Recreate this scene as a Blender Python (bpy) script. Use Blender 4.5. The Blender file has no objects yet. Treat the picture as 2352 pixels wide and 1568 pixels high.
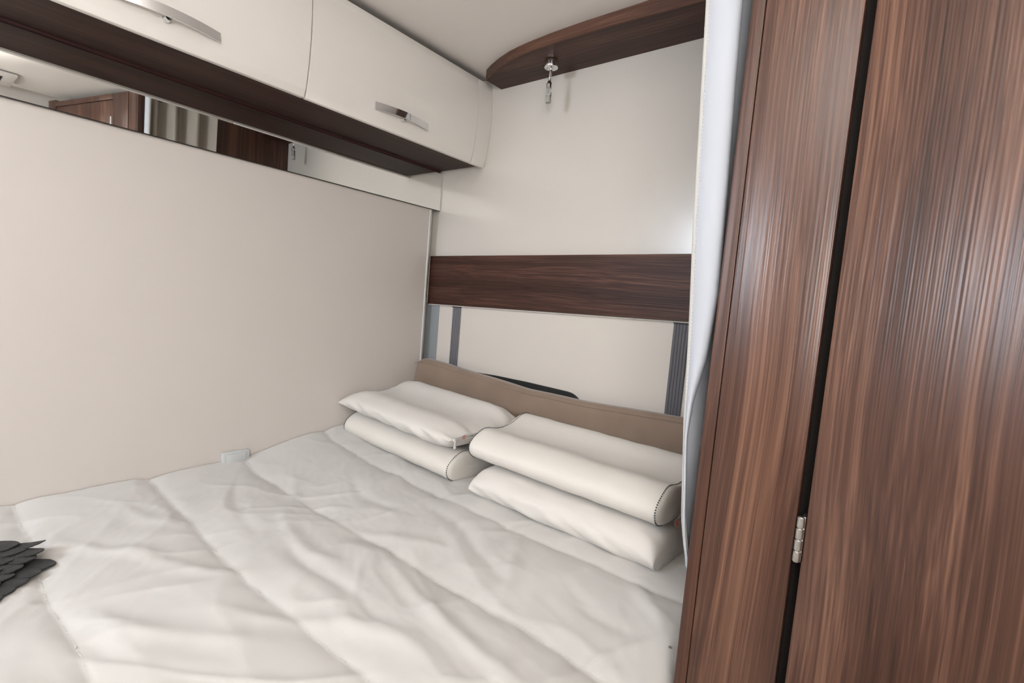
import bpy, bmesh, math, random
import numpy as np
from mathutils import Vector, Matrix, noise

# ------------------------------------------------------------------ camera, world, lights, exposure
Z0 = 1.20                                   # eye height above the floor; heights below are relative to it
sc = bpy.context.scene
COL = sc.collection
cam_d = bpy.data.cameras.new('camera'); cam = bpy.data.objects.new('camera', cam_d); COL.objects.link(cam)
RT = Vector((0.78074015, 0.61937908, 0.08254918)); UP = Vector((-0.11521153, 0.01284776, 0.99325789)); FW = Vector((-0.61414259, 0.78498694, -0.08139037))
cam.matrix_world = Matrix(((RT.x, UP.x, -FW.x, 1.70), (RT.y, UP.y, -FW.y, -1.5196), (RT.z, UP.z, -FW.z, Z0), (0, 0, 0, 1)))
cam_d.sensor_width = 36.0; cam_d.lens = 1141.014 / 2352 * 36.0; cam_d.clip_start = 0.02; cam_d.clip_end = 50
sc.camera = cam
w = bpy.data.worlds.new('world'); sc.world = w; w.use_nodes = True
w.node_tree.nodes['Background'].inputs[0].default_value = (0.9, 0.95, 1.0, 1); w.node_tree.nodes['Background'].inputs[1].default_value = 0.3

def light(name, kind, loc, target, energy, color=(1, 1, 1), **kw):
    d = bpy.data.lights.new(name, kind); o = bpy.data.objects.new(name, d); COL.objects.link(o)
    o.location = (loc[0], loc[1], loc[2] + Z0)
    v = Vector(target) - Vector(loc); o.rotation_euler = v.to_track_quat('-Z', 'Y').to_euler()
    d.energy = energy; d.color = color
    for k, x in kw.items(): setattr(d, k, x)
    return o
# flash head held beside the camera and turned up to the ceiling
light('flash_light', 'SPOT', (1.75, -1.64, 0.28), (1.55, -1.85, 0.92), 75, (1.0, 0.985, 0.97), spot_size=math.radians(128), spot_blend=0.6, shadow_soft_size=0.04)
# added fill panel under the ceiling, standing in for bounced flash
light('ceiling_fill', 'AREA', (1.75, -1.75, 0.90), (1.70, -1.70, -1.0), 4, (1.0, 0.97, 0.94), shape='RECTANGLE', size=0.8, size_y=0.8)
# daylight through the window at the far end of the vehicle
light('window_daylight', 'AREA', (0.36, -3.17, 0.62), (0.70, 0.0, 0.40), 30, (0.78, 0.88, 1.0), shape='RECTANGLE', size=0.55, size_y=0.42)
# added side fill that brightens lockers and walls; its window is made up
light('side_fill', 'AREA', (2.375, -2.05, 0.34), (0.6, -0.9, 0.55), 40, (1.0, 0.985, 0.965), shape='RECTANGLE', size=1.3, size_y=0.76)
sc.cycles.use_light_tree = False; sc.cycles.max_bounces = 4; sc.cycles.diffuse_bounces = 3; sc.cycles.glossy_bounces = 4; sc.cycles.transmission_bounces = 4; sc.cycles.caustics_refractive = False
sc.view_settings.view_transform = 'Standard'; sc.view_settings.look = 'None'; sc.view_settings.gamma = 1.0
sc.view_settings.use_curve_mapping = False; sc.view_settings.exposure = 0.0

# ------------------------------------------------------------------ helpers
def mat(name, col, rough=0.5, metal=0.0, **kw):
    m = bpy.data.materials.new(name); m.use_nodes = True
    b = m.node_tree.nodes['Principled BSDF']
    b.inputs['Base Color'].default_value = (*col, 1); b.inputs['Roughness'].default_value = rough; b.inputs['Metallic'].default_value = metal
    for k, v in kw.items(): b.inputs[k].default_value = v
    return m
def N(m, t, **kw):
    n = m.node_tree.nodes.new(t)
    for k, v in kw.items(): setattr(n, k, v)
    return n
def L(m, a, b): m.node_tree.links.new(a, b)
def S(r, g, b):                              # sRGB 0-255 to linear
    f = lambda c: (c / 255 / 12.92) if c <= 10 else ((c / 255 + 0.055) / 1.055) ** 2.4
    return (f(r), f(g), f(b))
def noisy(m, scale=40, strength=0.1, dist=0.002, detail=4, col=None, col_scale=3.0):
    b = m.node_tree.nodes['Principled BSDF']; tc = N(m, 'ShaderNodeTexCoord')
    if not col:                               # faint unevenness of the weave
        c0 = b.inputs['Base Color'].default_value; col = (c0[0] * 0.965, c0[1] * 0.96, c0[2] * 0.95); col_scale = 5.0
    if strength >= 0.5:
        n = N(m, 'ShaderNodeTexNoise'); n.inputs['Scale'].default_value = scale; n.inputs['Detail'].default_value = 2
        L(m, tc.outputs['Object'], n.inputs['Vector'])
        bp = N(m, 'ShaderNodeBump'); bp.inputs['Strength'].default_value = strength; bp.inputs['Distance'].default_value = dist
        L(m, n.outputs['Fac'], bp.inputs['Height']); L(m, bp.outputs['Normal'], b.inputs['Normal'])
    if col:
        n2 = N(m, 'ShaderNodeTexNoise'); n2.inputs['Scale'].default_value = col_scale; n2.inputs['Detail'].default_value = 2
        L(m, tc.outputs['Object'], n2.inputs['Vector'])
        r = N(m, 'ShaderNodeValToRGB'); r.color_ramp.elements[0].position = 0.3; r.color_ramp.elements[1].position = 0.7
        r.color_ramp.elements[0].color = b.inputs['Base Color'].default_value; r.color_ramp.elements[1].color = (*col, 1)
        L(m, n2.outputs['Fac'], r.inputs['Fac']); L(m, r.outputs['Color'], b.inputs['Base Color'])
    return m

def tint(m, col, scale):
    b = m.node_tree.nodes['Principled BSDF']; tc = N(m, 'ShaderNodeTexCoord'); n = N(m, 'ShaderNodeTexNoise')
    n.inputs['Scale'].default_value = scale; n.inputs['Detail'].default_value = 0; L(m, tc.outputs['Object'], n.inputs['Vector'])
    x = N(m, 'ShaderNodeMix', data_type='RGBA'); x.inputs[6].default_value = b.inputs['Base Color'].default_value; x.inputs[7].default_value = (*col, 1)
    L(m, n.outputs['Fac'], x.inputs[0]); L(m, x.outputs[2], b.inputs['Base Color']); return m
def wood(name, axis, dark, mid, lite, rough=0.38, seed=0.0, fine=170, warp=0.016, spec=0.5):
    """laminate with long fine streaks running along `axis` (0,1,2 of the object's own coordinates)"""
    m = bpy.data.materials.new(name); m.use_nodes = True; b = m.node_tree.nodes['Principled BSDF']
    tc = N(m, 'ShaderNodeTexCoord')
    base = N(m, 'ShaderNodeMapping'); base.inputs['Location'].default_value = (seed, seed * 1.7, seed * 0.6); L(m, tc.outputs['Object'], base.inputs['Vector'])
    # slow warp of the grain: gentle cathedral bends
    ws = [2.6, 2.6, 2.6]; ws[axis] = 0.9
    mw = N(m, 'ShaderNodeMapping'); mw.inputs['Scale'].default_value = ws; L(m, base.outputs['Vector'], mw.inputs['Vector'])
    nw = N(m, 'ShaderNodeTexNoise'); nw.inputs['Scale'].default_value = 2.2; nw.inputs['Detail'].default_value = 0; L(m, mw.outputs['Vector'], nw.inputs['Vector'])
    sub = N(m, 'ShaderNodeVectorMath', operation='SUBTRACT'); sub.inputs[1].default_value = (0.5, 0.5, 0.5); L(m, nw.outputs['Color'], sub.inputs[0])
    amp = [warp * 2] * 3; amp[axis] = 0
    mul = N(m, 'ShaderNodeVectorMath', operation='MULTIPLY'); mul.inputs[1].default_value = amp; L(m, sub.outputs[0], mul.inputs[0])
    add = N(m, 'ShaderNodeVectorMath', operation='ADD'); L(m, base.outputs['Vector'], add.inputs[0]); L(m, mul.outputs[0], add.inputs[1])
    def streak(sc_cross, sc_grain, detail, rough_=0.6):
        s = [sc_cross] * 3; s[axis] = sc_grain
        mp = N(m, 'ShaderNodeMapping'); mp.inputs['Scale'].default_value = s; L(m, add.outputs[0], mp.inputs['Vector'])
        n = N(m, 'ShaderNodeTexNoise'); n.inputs['Scale'].default_value = 1.0; n.inputs['Detail'].default_value = detail; n.inputs['Roughness'].default_value = rough_
        L(m, mp.outputs['Vector'], n.inputs['Vector']); return n.outputs['Fac']
    a = streak(fine * 1.5, 1.3, 2, 0.7); c = streak(fine * 0.55, 0.6, 2); d = streak(fine * 0.09, 0.5, 0)
    sb_ = [fine * 2.2] * 3; sb_[axis] = 3.0
    mb_ = N(m, 'ShaderNodeMapping'); mb_.inputs['Scale'].default_value = sb_; L(m, tc.outputs['Object'], mb_.inputs['Vector'])
    nb_ = N(m, 'ShaderNodeTexNoise'); nb_.inputs['Scale'].default_value = 1.0; nb_.inputs['Detail'].default_value = 0; L(m, mb_.outputs['Vector'], nb_.inputs['Vector'])
    m1 = N(m, 'ShaderNodeMix', data_type='FLOAT'); m1.inputs[0].default_value = 0.45; L(m, a, m1.inputs[2]); L(m, c, m1.inputs[3])
    m2 = N(m, 'ShaderNodeMix', data_type='FLOAT'); m2.inputs[0].default_value = 0.28; L(m, m1.outputs[0], m2.inputs[2]); L(m, d, m2.inputs[3])
    r = N(m, 'ShaderNodeValToRGB'); e = r.color_ramp.elements
    e[0].position = 0.335; e[0].color = (*dark, 1); e[1].position = 0.69; e[1].color = (*lite, 1)
    k = e.new(0.5); k.color = (*mid, 1)
    L(m, m2.outputs[0], r.inputs['Fac']); L(m, r.outputs['Color'], b.inputs['Base Color'])
    bp = N(m, 'ShaderNodeBump'); bp.inputs['Strength'].default_value = 0.35; bp.inputs['Distance'].default_value = 0.0012
    L(m, nb_.outputs['Fac'], bp.inputs['Height']); L(m, bp.outputs['Normal'], b.inputs['Normal'])
    b.inputs['Roughness'].default_value = rough; b.inputs['Specular IOR Level'].default_value = spec
    return m

def obj(name, bm, m, parent=None, smooth=False, origin=None):
    """bm holds world coordinates with heights relative to the eye; the object's origin goes to its base centre"""
    me = bpy.data.meshes.new(name)
    if origin is None:
        cs = [v.co for v in bm.verts]
        origin = Vector(((min(c.x for c in cs) + max(c.x for c in cs)) / 2, (min(c.y for c in cs) + max(c.y for c in cs)) / 2, min(c.z for c in cs)))
    origin = Vector(origin)
    bmesh.ops.translate(bm, verts=bm.verts, vec=-origin)
    bmesh.ops.recalc_face_normals(bm, faces=bm.faces) if not getattr(bm, 'keep', False) else None
    bm.to_mesh(me); bm.free()
    for mm in (m if isinstance(m, (list, tuple)) else [m]): me.materials.append(mm)
    if smooth:
        for p in me.polygons: p.use_smooth = True
    o = bpy.data.objects.new(name, me); COL.objects.link(o)
    wl = origin + Vector((0, 0, Z0))
    if parent is not None:
        o.parent = parent
        pw = Vector(parent['w0']); o.location = wl - pw
    else: o.location = wl
    o['w0'] = tuple(wl)
    if smooth == 'auto':
        md = o.modifiers.new('edge_split', 'EDGE_SPLIT'); md.split_angle = math.radians(38)
    return o
def thing(name, loc, label, cat, group=None):
    o = bpy.data.objects.new(name, None); COL.objects.link(o); o.empty_display_size = 0.05
    wl = Vector(loc) + Vector((0, 0, Z0)); o.location = wl; o['w0'] = tuple(wl)
    return tag(o, label, cat, group)
def tag(o, label, cat, group=None, kind=None):
    o['label'] = label; o['category'] = cat
    if group: o['group'] = group
    if kind: o['kind'] = kind
    return o
def struct(o, label=None):
    o['kind'] = 'structure'
    if label: o['label'] = label
    return o
def box(x0, x1, y0, y1, z0, z1, bev=0.0, seg=2, bm=None):
    b2 = bmesh.new()
    bmesh.ops.create_cube(b2, size=1)
    for v in b2.verts: v.co = Vector(((x0 + x1) / 2 + v.co.x * (x1 - x0), (y0 + y1) / 2 + v.co.y * (y1 - y0), (z0 + z1) / 2 + v.co.z * (z1 - z0)))
    if bev: bmesh.ops.bevel(b2, geom=b2.edges[:], offset=bev, segments=seg, profile=0.5, affect='EDGES')
    if bm is None: return b2
    return merge(bm, b2)
def merge(bm, b2):
    me = bpy.data.meshes.new('t'); b2.to_mesh(me); b2.free(); bm.from_mesh(me); bpy.data.meshes.remove(me); return bm
def prism(poly, d, axis, bm=None, bev=0.0):
    """extrude a polygon: poly in (a,b); axis 'y' -> (x,z) from y=d[0] to d[1]; axis 'z' -> (x,y)"""
    b2 = bmesh.new()
    f = (lambda p, t: (p[0], t, p[1])) if axis == 'y' else ((lambda p, t: (p[0], p[1], t)) if axis == 'z' else (lambda p, t: (t, p[0], p[1])))
    A = [b2.verts.new(f(p, d[0])) for p in poly]; B = [b2.verts.new(f(p, d[1])) for p in poly]
    n = len(poly); b2.faces.new(A); b2.faces.new(B[::-1])
    for i in range(n): b2.faces.new((A[i], A[(i + 1) % n], B[(i + 1) % n], B[i]))
    if bev: bmesh.ops.bevel(b2, geom=b2.edges[:], offset=bev, segments=2, profile=0.5, affect='EDGES')
    return merge(bm, b2) if bm is not None else b2
def lathe(prof, c, n=24, bm=None, dirv=(0, 0, 1)):
    """profile of (r, t) turned round an axis through c along dirv"""
    b2 = bmesh.new(); D = Vector(dirv).normalized(); U = D.orthogonal().normalized(); V = D.cross(U); c = Vector(c); rings = []
    for r, t in prof:
        rings.append([b2.verts.new(c + D * t + (U * math.cos(2 * math.pi * k / n) + V * math.sin(2 * math.pi * k / n)) * max(r, 1e-5)) for k in range(n)])
    for a, b in zip(rings[:-1], rings[1:]):
        for k in range(n): b2.faces.new((a[k], a[(k + 1) % n], b[(k + 1) % n], b[k]))
    b2.faces.new(rings[0][::-1]); b2.faces.new(rings[-1])
    return merge(bm, b2) if bm is not None else b2
def tube(path, r, n=8, bm=None):
    b2 = bmesh.new(); path = [Vector(p) for p in path]; rings = []
    for i, p in enumerate(path):
        t = (path[min(i + 1, len(path) - 1)] - path[max(i - 1, 0)]).normalized()
        u = t.cross(Vector((0, 0, 1))); u = u.normalized() if u.length > 1e-4 else Vector((1, 0, 0)); v = t.cross(u)
        rings.append([b2.verts.new(p + (u * math.cos(2 * math.pi * k / n) + v * math.sin(2 * math.pi * k / n)) * r) for k in range(n)])
    for a, b in zip(rings[:-1], rings[1:]):
        for k in range(n): b2.faces.new((a[k], a[(k + 1) % n], b[(k + 1) % n], b[k]))
    b2.faces.new(rings[0][::-1]); b2.faces.new(rings[-1])
    return merge(bm, b2) if bm is not None else b2
def grid(P, nu, nv, bm=None):
    b2 = bm or bmesh.new(); V = [[b2.verts.new(P(i / nu, j / nv)) for j in range(nv + 1)] for i in range(nu + 1)]
    for i in range(nu):
        for j in range(nv): b2.faces.new((V[i][j], V[i + 1][j], V[i + 1][j + 1], V[i][j + 1]))
    return b2
def lerp_tab(t, tab):
    if t <= tab[0][0]: return tab[0][1]
    for (a, va), (b, vb) in zip(tab[:-1], tab[1:]):
        if t <= b: return va + (vb - va) * (t - a) / (b - a)
    return tab[-1][1]
def sstep(a, b, x):
    t = min(1, max(0, (x - a) / (b - a))); return t * t * (3 - 2 * t)
rng = random.Random(4)

# ------------------------------------------------------------------ materials
M = {}
M['wall'] = tint(mat('wall_laminate', (0.67, 0.62, 0.575), 0.42), (0.655, 0.605, 0.562), 1.7)
M['wall_gloss'] = tint(mat('back_wall_laminate', (0.67, 0.62, 0.565), 0.20), (0.655, 0.608, 0.552), 1.5)
M['ceil'] = tint(mat('ceiling_board', (0.87, 0.82, 0.77), 0.6), (0.86, 0.81, 0.76), 2.0)
M['white'] = mat('white_lacquer', (0.87, 0.83, 0.78), 0.25)
M['trim'] = mat('white_trim', (0.68, 0.655, 0.62), 0.4)
M['greytrim'] = mat('blue_grey_strip', (0.27, 0.29, 0.30), 0.5)
DK, MD, LT = S(41, 24, 19), S(67, 42, 34), S(106, 74, 60)
M['wood_x'] = wood('walnut_grain_x', 0, DK, MD, LT, 0.45, 0.0, spec=0.25)
M['wood_y'] = wood('walnut_grain_y', 1, S(36, 22, 18), S(56, 36, 29), S(84, 58, 48), 0.5, 3.0, spec=0.2)
M['wood_z'] = wood('walnut_grain_z', 2, S(46, 28, 21), S(77, 50, 39), S(124, 90, 72), 0.31, 7.0)
M['wood_edge'] = wood('walnut_edge_band', 0, S(56, 33, 25), S(82, 52, 39), S(112, 78, 60), 0.4, 1.0)
M['wood_edge_z'] = wood('walnut_post_edge', 2, S(48, 28, 20), S(70, 43, 32), S(98, 66, 50), 0.4, 5.0)
M['mirror'] = mat('mirror_glass', (0.88, 0.89, 0.87), 0.015, 1.0)
M['mirror_edge'] = mat('mirror_edge', (0.03, 0.025, 0.02), 0.3)
M['chrome'] = mat('chrome', (0.82, 0.82, 0.83), 0.06, 1.0)
M['steel'] = mat('satin_steel', (0.55, 0.54, 0.52), 0.35, 1.0)
M['black'] = mat('black_plastic', (0.012, 0.013, 0.012), 0.5)
M['dark'] = mat('dark_gap', (0.01, 0.006, 0.005), 0.8)
M['glass'] = mat('bulb_glass', (0.95, 0.95, 0.93), 0.05, **{'Transmission Weight': 0.9, 'IOR': 1.3})
M['frost'] = mat('frosted_glass', (0.55, 0.52, 0.48), 0.5, **{'Transmission Weight': 0.35})
M['duvet'] = noisy(mat('white_cotton_duvet', (0.605, 0.588, 0.566), 0.9), 600, 0.12, 0.0006, 1)
M['mattress'] = mat('mattress_ticking', (0.5, 0.48, 0.45), 0.9)
M['pillow'] = noisy(mat('cream_pillow_cloth', (0.74, 0.70, 0.645), 0.75, **{'Sheen Weight': 0.1}), 900, 0.1, 0.0005, 1)
M['pillow_case'] = noisy(mat('white_pillowcase_cloth', (0.72, 0.685, 0.645), 0.6, **{'Sheen Weight': 0.1}), 900, 0.1, 0.0005, 1)
M['dots'] = mat('dark_grey_dots', (0.06, 0.065, 0.07), 0.7)
M['dots_lt'] = mat('grey_dots', (0.22, 0.21, 0.19), 0.7)
M['zip'] = mat('white_zip', (0.7, 0.68, 0.66), 0.35)
M['tag'] = mat('white_tag', (0.75, 0.73, 0.7), 0.6)
M['red'] = mat('red_print', S(206, 92, 66), 0.6)
M['ink'] = mat('black_print', (0.02, 0.02, 0.022), 0.6)
M['suede'] = noisy(mat('taupe_suede', S(142, 122, 106), 0.9, **{'Sheen Weight': 0.3}), 500, 0.15, 0.0006, col=S(131, 112, 97), col_scale=9)
M['strap'] = mat('grey_webbing', S(97, 96, 101), 0.42)
M['lining'] = noisy(mat('curtain_lining', (0.44, 0.46, 0.505), 0.65), 900, 0.08, 0.0004)
M['curtain'] = noisy(mat('taupe_curtain_cloth', S(172, 163, 152), 0.85), 900, 0.15, 0.0005)
M['hem'] = mat('cream_hem', (0.70, 0.67, 0.62), 0.75)
M['stitch'] = mat('white_thread', (0.56, 0.57, 0.59), 0.6)
M['felt'] = noisy(mat('charcoal_felt', (0.016, 0.0155, 0.015), 0.95, **{'Sheen Weight': 0.06}), 900, 0.7, 0.002, col=(0.034, 0.033, 0.032), col_scale=220)
M['floor'] = wood('floor_vinyl', 1, S(176, 166, 152), S(196, 186, 172), S(212, 203, 190), 0.5, 11.0)
M['plastic'] = mat('pale_grey_plastic', (0.56, 0.58, 0.58), 0.4)

# ------------------------------------------------------------------ the shell of the vehicle
XR, YR, XW = 2.40, -3.20, 0.045
CEIL = [(-0.05, 0.880), (0.2, 0.876), (0.28, 0.868), (0.36, 0.856), (0.6, 0.853), (1.05, 0.862), (1.45, 0.892), (1.8, 0.925), (2.45, 0.95)]
wf = struct(obj('window_1', box(0.05, 0.67, YR + 0.0005, YR + 0.012, 0.38, 0.84, 0.003, 1), M['trim']), 'window at the far end of the vehicle')
obj('pane', box(0.08, 0.64, YR + 0.0125, YR + 0.014, 0.41, 0.83), mat('sunlit_pane', (0.7, 0.8, 0.9), 0.1, **{'Emission Color': (0.86, 0.93, 1, 1), 'Emission Strength': 1.5}), wf)
wg = struct(obj('added_side_window', box(XR - 0.012, XR - 0.0005, -2.75, -1.35, -0.08, 0.77, 0.003, 1), M['trim']), 'unseen window added around the side fill light')  # made-up window frame, added to go with the side fill
obj('pane', box(XR - 0.014, XR - 0.0125, -2.70, -1.40, -0.04, 0.72), mat('side_fill_pane', (0.8, 0.8, 0.8), 0.2), wg)
struct(obj('floor', box(-0.05, XR + 0.05, YR - 0.05, 0.05, -1.24, -1.20), M['floor']))
struct(obj('wall_left', box(-0.05, XW, YR - 0.05, -0.052, -1.20, 0.9), M['wall']))
struct(obj('wall_back', box(-0.05, XR, 0.0, 0.05, -1.20, 0.95), M['wall_gloss']))
struct(obj('wall_side', box(XR, XR + 0.05, YR - 0.05, 0.05, -1.20, 1.0), M['wall']))
struct(obj('wall_front', box(0.0, XR, YR - 0.05, YR, -1.20, 1.0), M['wall']))
cb = bmesh.new()
xs = [CEIL[0][0] + (CEIL[-1][0] - CEIL[0][0]) * i / 40 for i in range(41)]
prism([(x, lerp_tab(x, CEIL)) for x in xs] + [(2.45, 1.0), (-0.05, 1.0)], (YR - 0.05, 0.05), 'y', cb)
struct(obj('ceiling', cb, M['ceil'], smooth='auto'))
struct(obj('wall_right', box(1.415, 1.44, -0.42, 0.0, -1.20, 0.89), M['wood_z']), 'dark walnut partition closing the head end of the bed')
# moulding in the corner between the side wall and the head wall
tb = bmesh.new(); prism([(0.02, -0.0519), (0.0455, -0.0519), (0.0480, -0.0505), (0.0485, -0.047), (0.0455, -0.040), (0.040, -0.034), (0.030, -0.024), (0.016, -0.011), (0.0105, -0.0005), (-0.02, -0.0005), (-0.02, -0.0515)], (-0.66, 0.372), 'z', tb)
struct(obj('trim_1', tb, M['trim'], smooth='auto'), 'white corner moulding between the side wall and the head wall')
struct(obj('trim_3', box(-0.02, 0.048, -0.0515, -0.0008, 0.3722, 0.5190, 0.0006, 1), M['trim']), 'white filler behind the end of the mirror strip')
struct(obj('trim_2', box(0.0115, 0.093, -0.003, 0.0, -0.60, -0.03, 0.0008, 1), M['greytrim']), 'blue grey strip on the head wall beside the corner')

# ------------------------------------------------------------------ overhead lockers with bowed doors
PROF = [(0.524, 0.294), (0.545, 0.2985), (0.58, 0.305), (0.62, 0.3105), (0.66, 0.3135), (0.70, 0.315), (0.74, 0.3145), (0.78, 0.312), (0.815, 0.308), (0.842, 0.303)]
def bowed(y0, y1, t=0.016, bev=0.0015):
    pts = [(x, z) for z, x in PROF]; inner = [(x - t, z) for z, x in PROF][::-1]
    return prism(pts + inner, (y0, y1), 'y', bev=bev)
def handle(yc, parent):
    n = 28; Lh = 0.222; zc = 0.580; b2 = bmesh.new(); rows = []
    xd = lerp_tab(zc, [(z, x) for z, x in PROF])
    for i in range(n + 1):
        t = i / n * 2 - 1; y = yc + t * Lh / 2
        x = xd + 0.003 + 0.021 * (1 - abs(t) ** 1.9)
        th = 0.0035; h = 0.0108
        rows.append([b2.verts.new((x + dx, y, zc + dz - 0.0002)) for dx, dz in ((0, -h), (th, -h), (th, h), (0, h))])
    for a, b in zip(rows[:-1], rows[1:]):
        for k in range(4): b2.faces.new((a[k], a[(k + 1) % 4], b[(k + 1) % 4], b[k]))
    b2.faces.new(rows[0]); b2.faces.new(rows[-1][::-1])
    h = obj('handle', b2, M['chrome'], parent, smooth='auto'); h['label'] = 'bowed chrome handle'
    f = lathe([(0.0075, 0.0), (0.0085, 0.002), (0.0065, 0.012), (0.0065, 0.0185)], (xd - 0.002, yc, zc - 0.008), 14, dirv=(1, 0, 0))
    obj('handle_foot', f, M['chrome'], h, smooth='auto')
def locker(y0, y1, hy, label, end=False):
    t = thing('overhead_locker', (0.17, (y0 + y1) / 2, 0.53), label, 'cabinet', 'overhead lockers along the side wall')
    b2 = box(0.0455, 0.286, y0 + 0.0005, y1 - 0.0005 if not end else -0.002, 0.545, 0.838, 0.001, 1)
    obj('carcass', b2, M['white'], t)
    d = obj('door', bowed(y0 + 0.0007, y1 - 0.0007), M['white'], t, smooth='auto')
    handle(hy, d)
    if end: obj('filler_panel', bowed(-0.0785, -0.001), M['white'], t, smooth='auto')
    return t
locker(-0.766, -0.08, -0.4325, 'white overhead locker with chrome bow handle next to the head wall', True)
locker(-1.454, -0.768, -1.109, 'white overhead locker nearest the camera, its chrome handle cut by the frame')
# dark underside running below both lockers with a valance in front of the mirror's top
u = thing('locker_underside', (0.17, -0.75, 0.52), 'dark walnut board under the overhead lockers', 'board')
obj('board', box(0.0455, 0.288, -1.454, -0.016, 0.530, 0.5445, 0.0008, 1), M['wood_y'], u)
vb = bmesh.new()
prism([(0.0455, 0.5215), (0.052, 0.5215), (0.054, 0.524), (0.056, 0.524), (0.056, 0.527), (0.059, 0.527), (0.059, 0.5299), (0.0455, 0.5299)], (-1.454, -0.016), 'y', vb)
obj('valance', vb, wood('walnut_valance', 1, S(40, 20, 20), S(62, 34, 34), S(88, 54, 52), 0.45, 9.0), u)

# mirror strip under the lockers
mt = thing('wall_mirror', (0.03, -0.73, 0.365), 'long narrow mirror strip under the white overhead lockers', 'mirror')
obj('backing', box(0.0452, 0.0488, -1.47, -0.060, 0.3655, 0.5205, 0.001, 1), M['wall'], mt)
obj('edge_strip', box(0.0489, 0.0540, -1.47, -0.0045, 0.3615, 0.5208, 0.0006, 1), M['mirror_edge'], mt)
obj('glass', box(0.05405, 0.0565, -1.468, -0.006, 0.3635, 0.5205), M['mirror'], mt)
obj('end_profile', box(0.03, 0.0575, -0.0040, -0.0005, 0.362, 0.5205, 0.0005, 1), M['trim'], mt)

# ------------------------------------------------------------------ ceiling shelf in the corner with its reading lamps
outer = [(0.352, -0.088), (0.358, -0.097), (0.403, -0.121), (0.46, -0.146), (0.528, -0.169), (0.61, -0.184), (0.707, -0.191), (0.847, -0.193), (1.0, -0.188), (1.182, -0.178), (1.413, -0.160)]
sh = thing('ceiling_shelf', (0.85, -0.09, 0.82), 'curved walnut pelmet board fixed under the ceiling in the corner', 'shelf')
inner = []
for i, (x, y) in enumerate(outer):
    a = Vector(outer[max(i - 1, 0)]); b = Vector(outer[min(i + 1, len(outer) - 1)]); t = (b - a).normalized(); nrm = Vector((-t.y, t.x))
    if nrm.y < 0 and nrm.x > 0: pass
    inner.append((x + nrm.x * 0.0025, y + nrm.y * 0.0025))
poly = [(0.355, -0.001)] + inner + [(1.413, -0.001)]
obj('board', prism(poly, (0.8205, 0.8455), 'z'), M['wood_x'], sh)
eb = bmesh.new(); rows = []
for (x, y), (xi, yi) in zip(outer, inner):
    zt = lerp_tab(x, CEIL) - 0.0008
    rows.append([eb.verts.new(c) for c in ((xi, yi, 0.8195), (x, y, 0.821), (x, y, zt), (xi, yi, zt))])
for a, b in zip(rows[:-1], rows[1:]):
    for k in range(4): eb.faces.new((a[k], a[(k + 1) % 4], b[(k + 1) % 4], b[k]))
eb.faces.new(rows[0]); eb.faces.new(rows[-1][::-1])
obj('edge_band', eb, M['wood_edge'], sh, smooth='auto')

def spot_lamp(x, y, label, zt=0.8190):
    t = thing('reading_lamp', (x, y, zt - 0.135), label, 'lamp', 'reading lamps under the ceiling shelf')
    b = obj('base', lathe([(0.0235, 0.0), (0.0240, -0.002), (0.0240, -0.020), (0.0232, -0.0225), (0.0180, -0.0235), (0.0, -0.0235)], (x, y, zt), 36), M['chrome'], t, smooth='auto')
    b['label'] = 'round chrome base'
    for sx in (-0.014, 0.014):
        obj('screw', lathe([(0.0022, 0.0), (0.0026, -0.0008), (0.0016, -0.0018)], (x + sx, y - 0.006, zt - 0.0233), 10), M['steel'], b, smooth='auto')
    D = Vector((-0.035, -0.03, -1)).normalized(); p0 = Vector((x, y, zt - 0.0235))
    obj('stem', lathe([(0.0048, 0.0), (0.0048, 0.030), (0.0038, 0.034)], p0, 16, dirv=D), M['chrome'], t, smooth='auto')
    p1 = p0 + D * 0.034
    D2 = Vector((0.0, 0.02, -1)).normalized()
    obj('ball_joint', lathe([(0.0005, -0.002), (0.0038, 0.0), (0.0046, 0.004), (0.0036, 0.008)], p1, 14, dirv=D2), M['steel'], t, smooth='auto')
    p2 = p1 + D2 * 0.007
    obj('socket', lathe([(0.0050, 0.0), (0.0052, 0.003), (0.0095, 0.011), (0.0098, 0.013), (0.0098, 0.025), (0.0085, 0.0256)], p2, 24, dirv=D2), M['chrome'], t, smooth='auto')
    g = obj('bulb', lathe([(0.0088, 0.0257), (0.0096, 0.027), (0.0096, 0.0515), (0.0090, 0.0523)], p2, 24, dirv=D2), M['glass'], t, smooth='auto')
    gb = bmesh.new()
    for k in range(3):
        for j in range(4):
            lathe([(0.0004, -0.0012), (0.0012, 0), (0.0004, 0.0012)], p2 + D2 * (0.030 + j * 0.0045) + Vector(((k - 1) * 0.0034, -0.004, 0)), 8, gb)
    obj('led_cluster', gb, M['zip'], t, smooth=True)
    obj('frosted_tip', lathe([(0.0090, 0.0525), (0.0097, 0.0532), (0.0097, 0.072), (0.0088, 0.0728), (0.0, 0.0728)], p2, 24, dirv=D2), M['frost'], t, smooth='auto')
spot_lamp(0.660, -0.100, 'chrome reading lamp hanging from the middle of the curved ceiling shelf')
spot_lamp(1.190, -0.085, 'second chrome reading lamp, seen only in the mirror strip')

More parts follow.
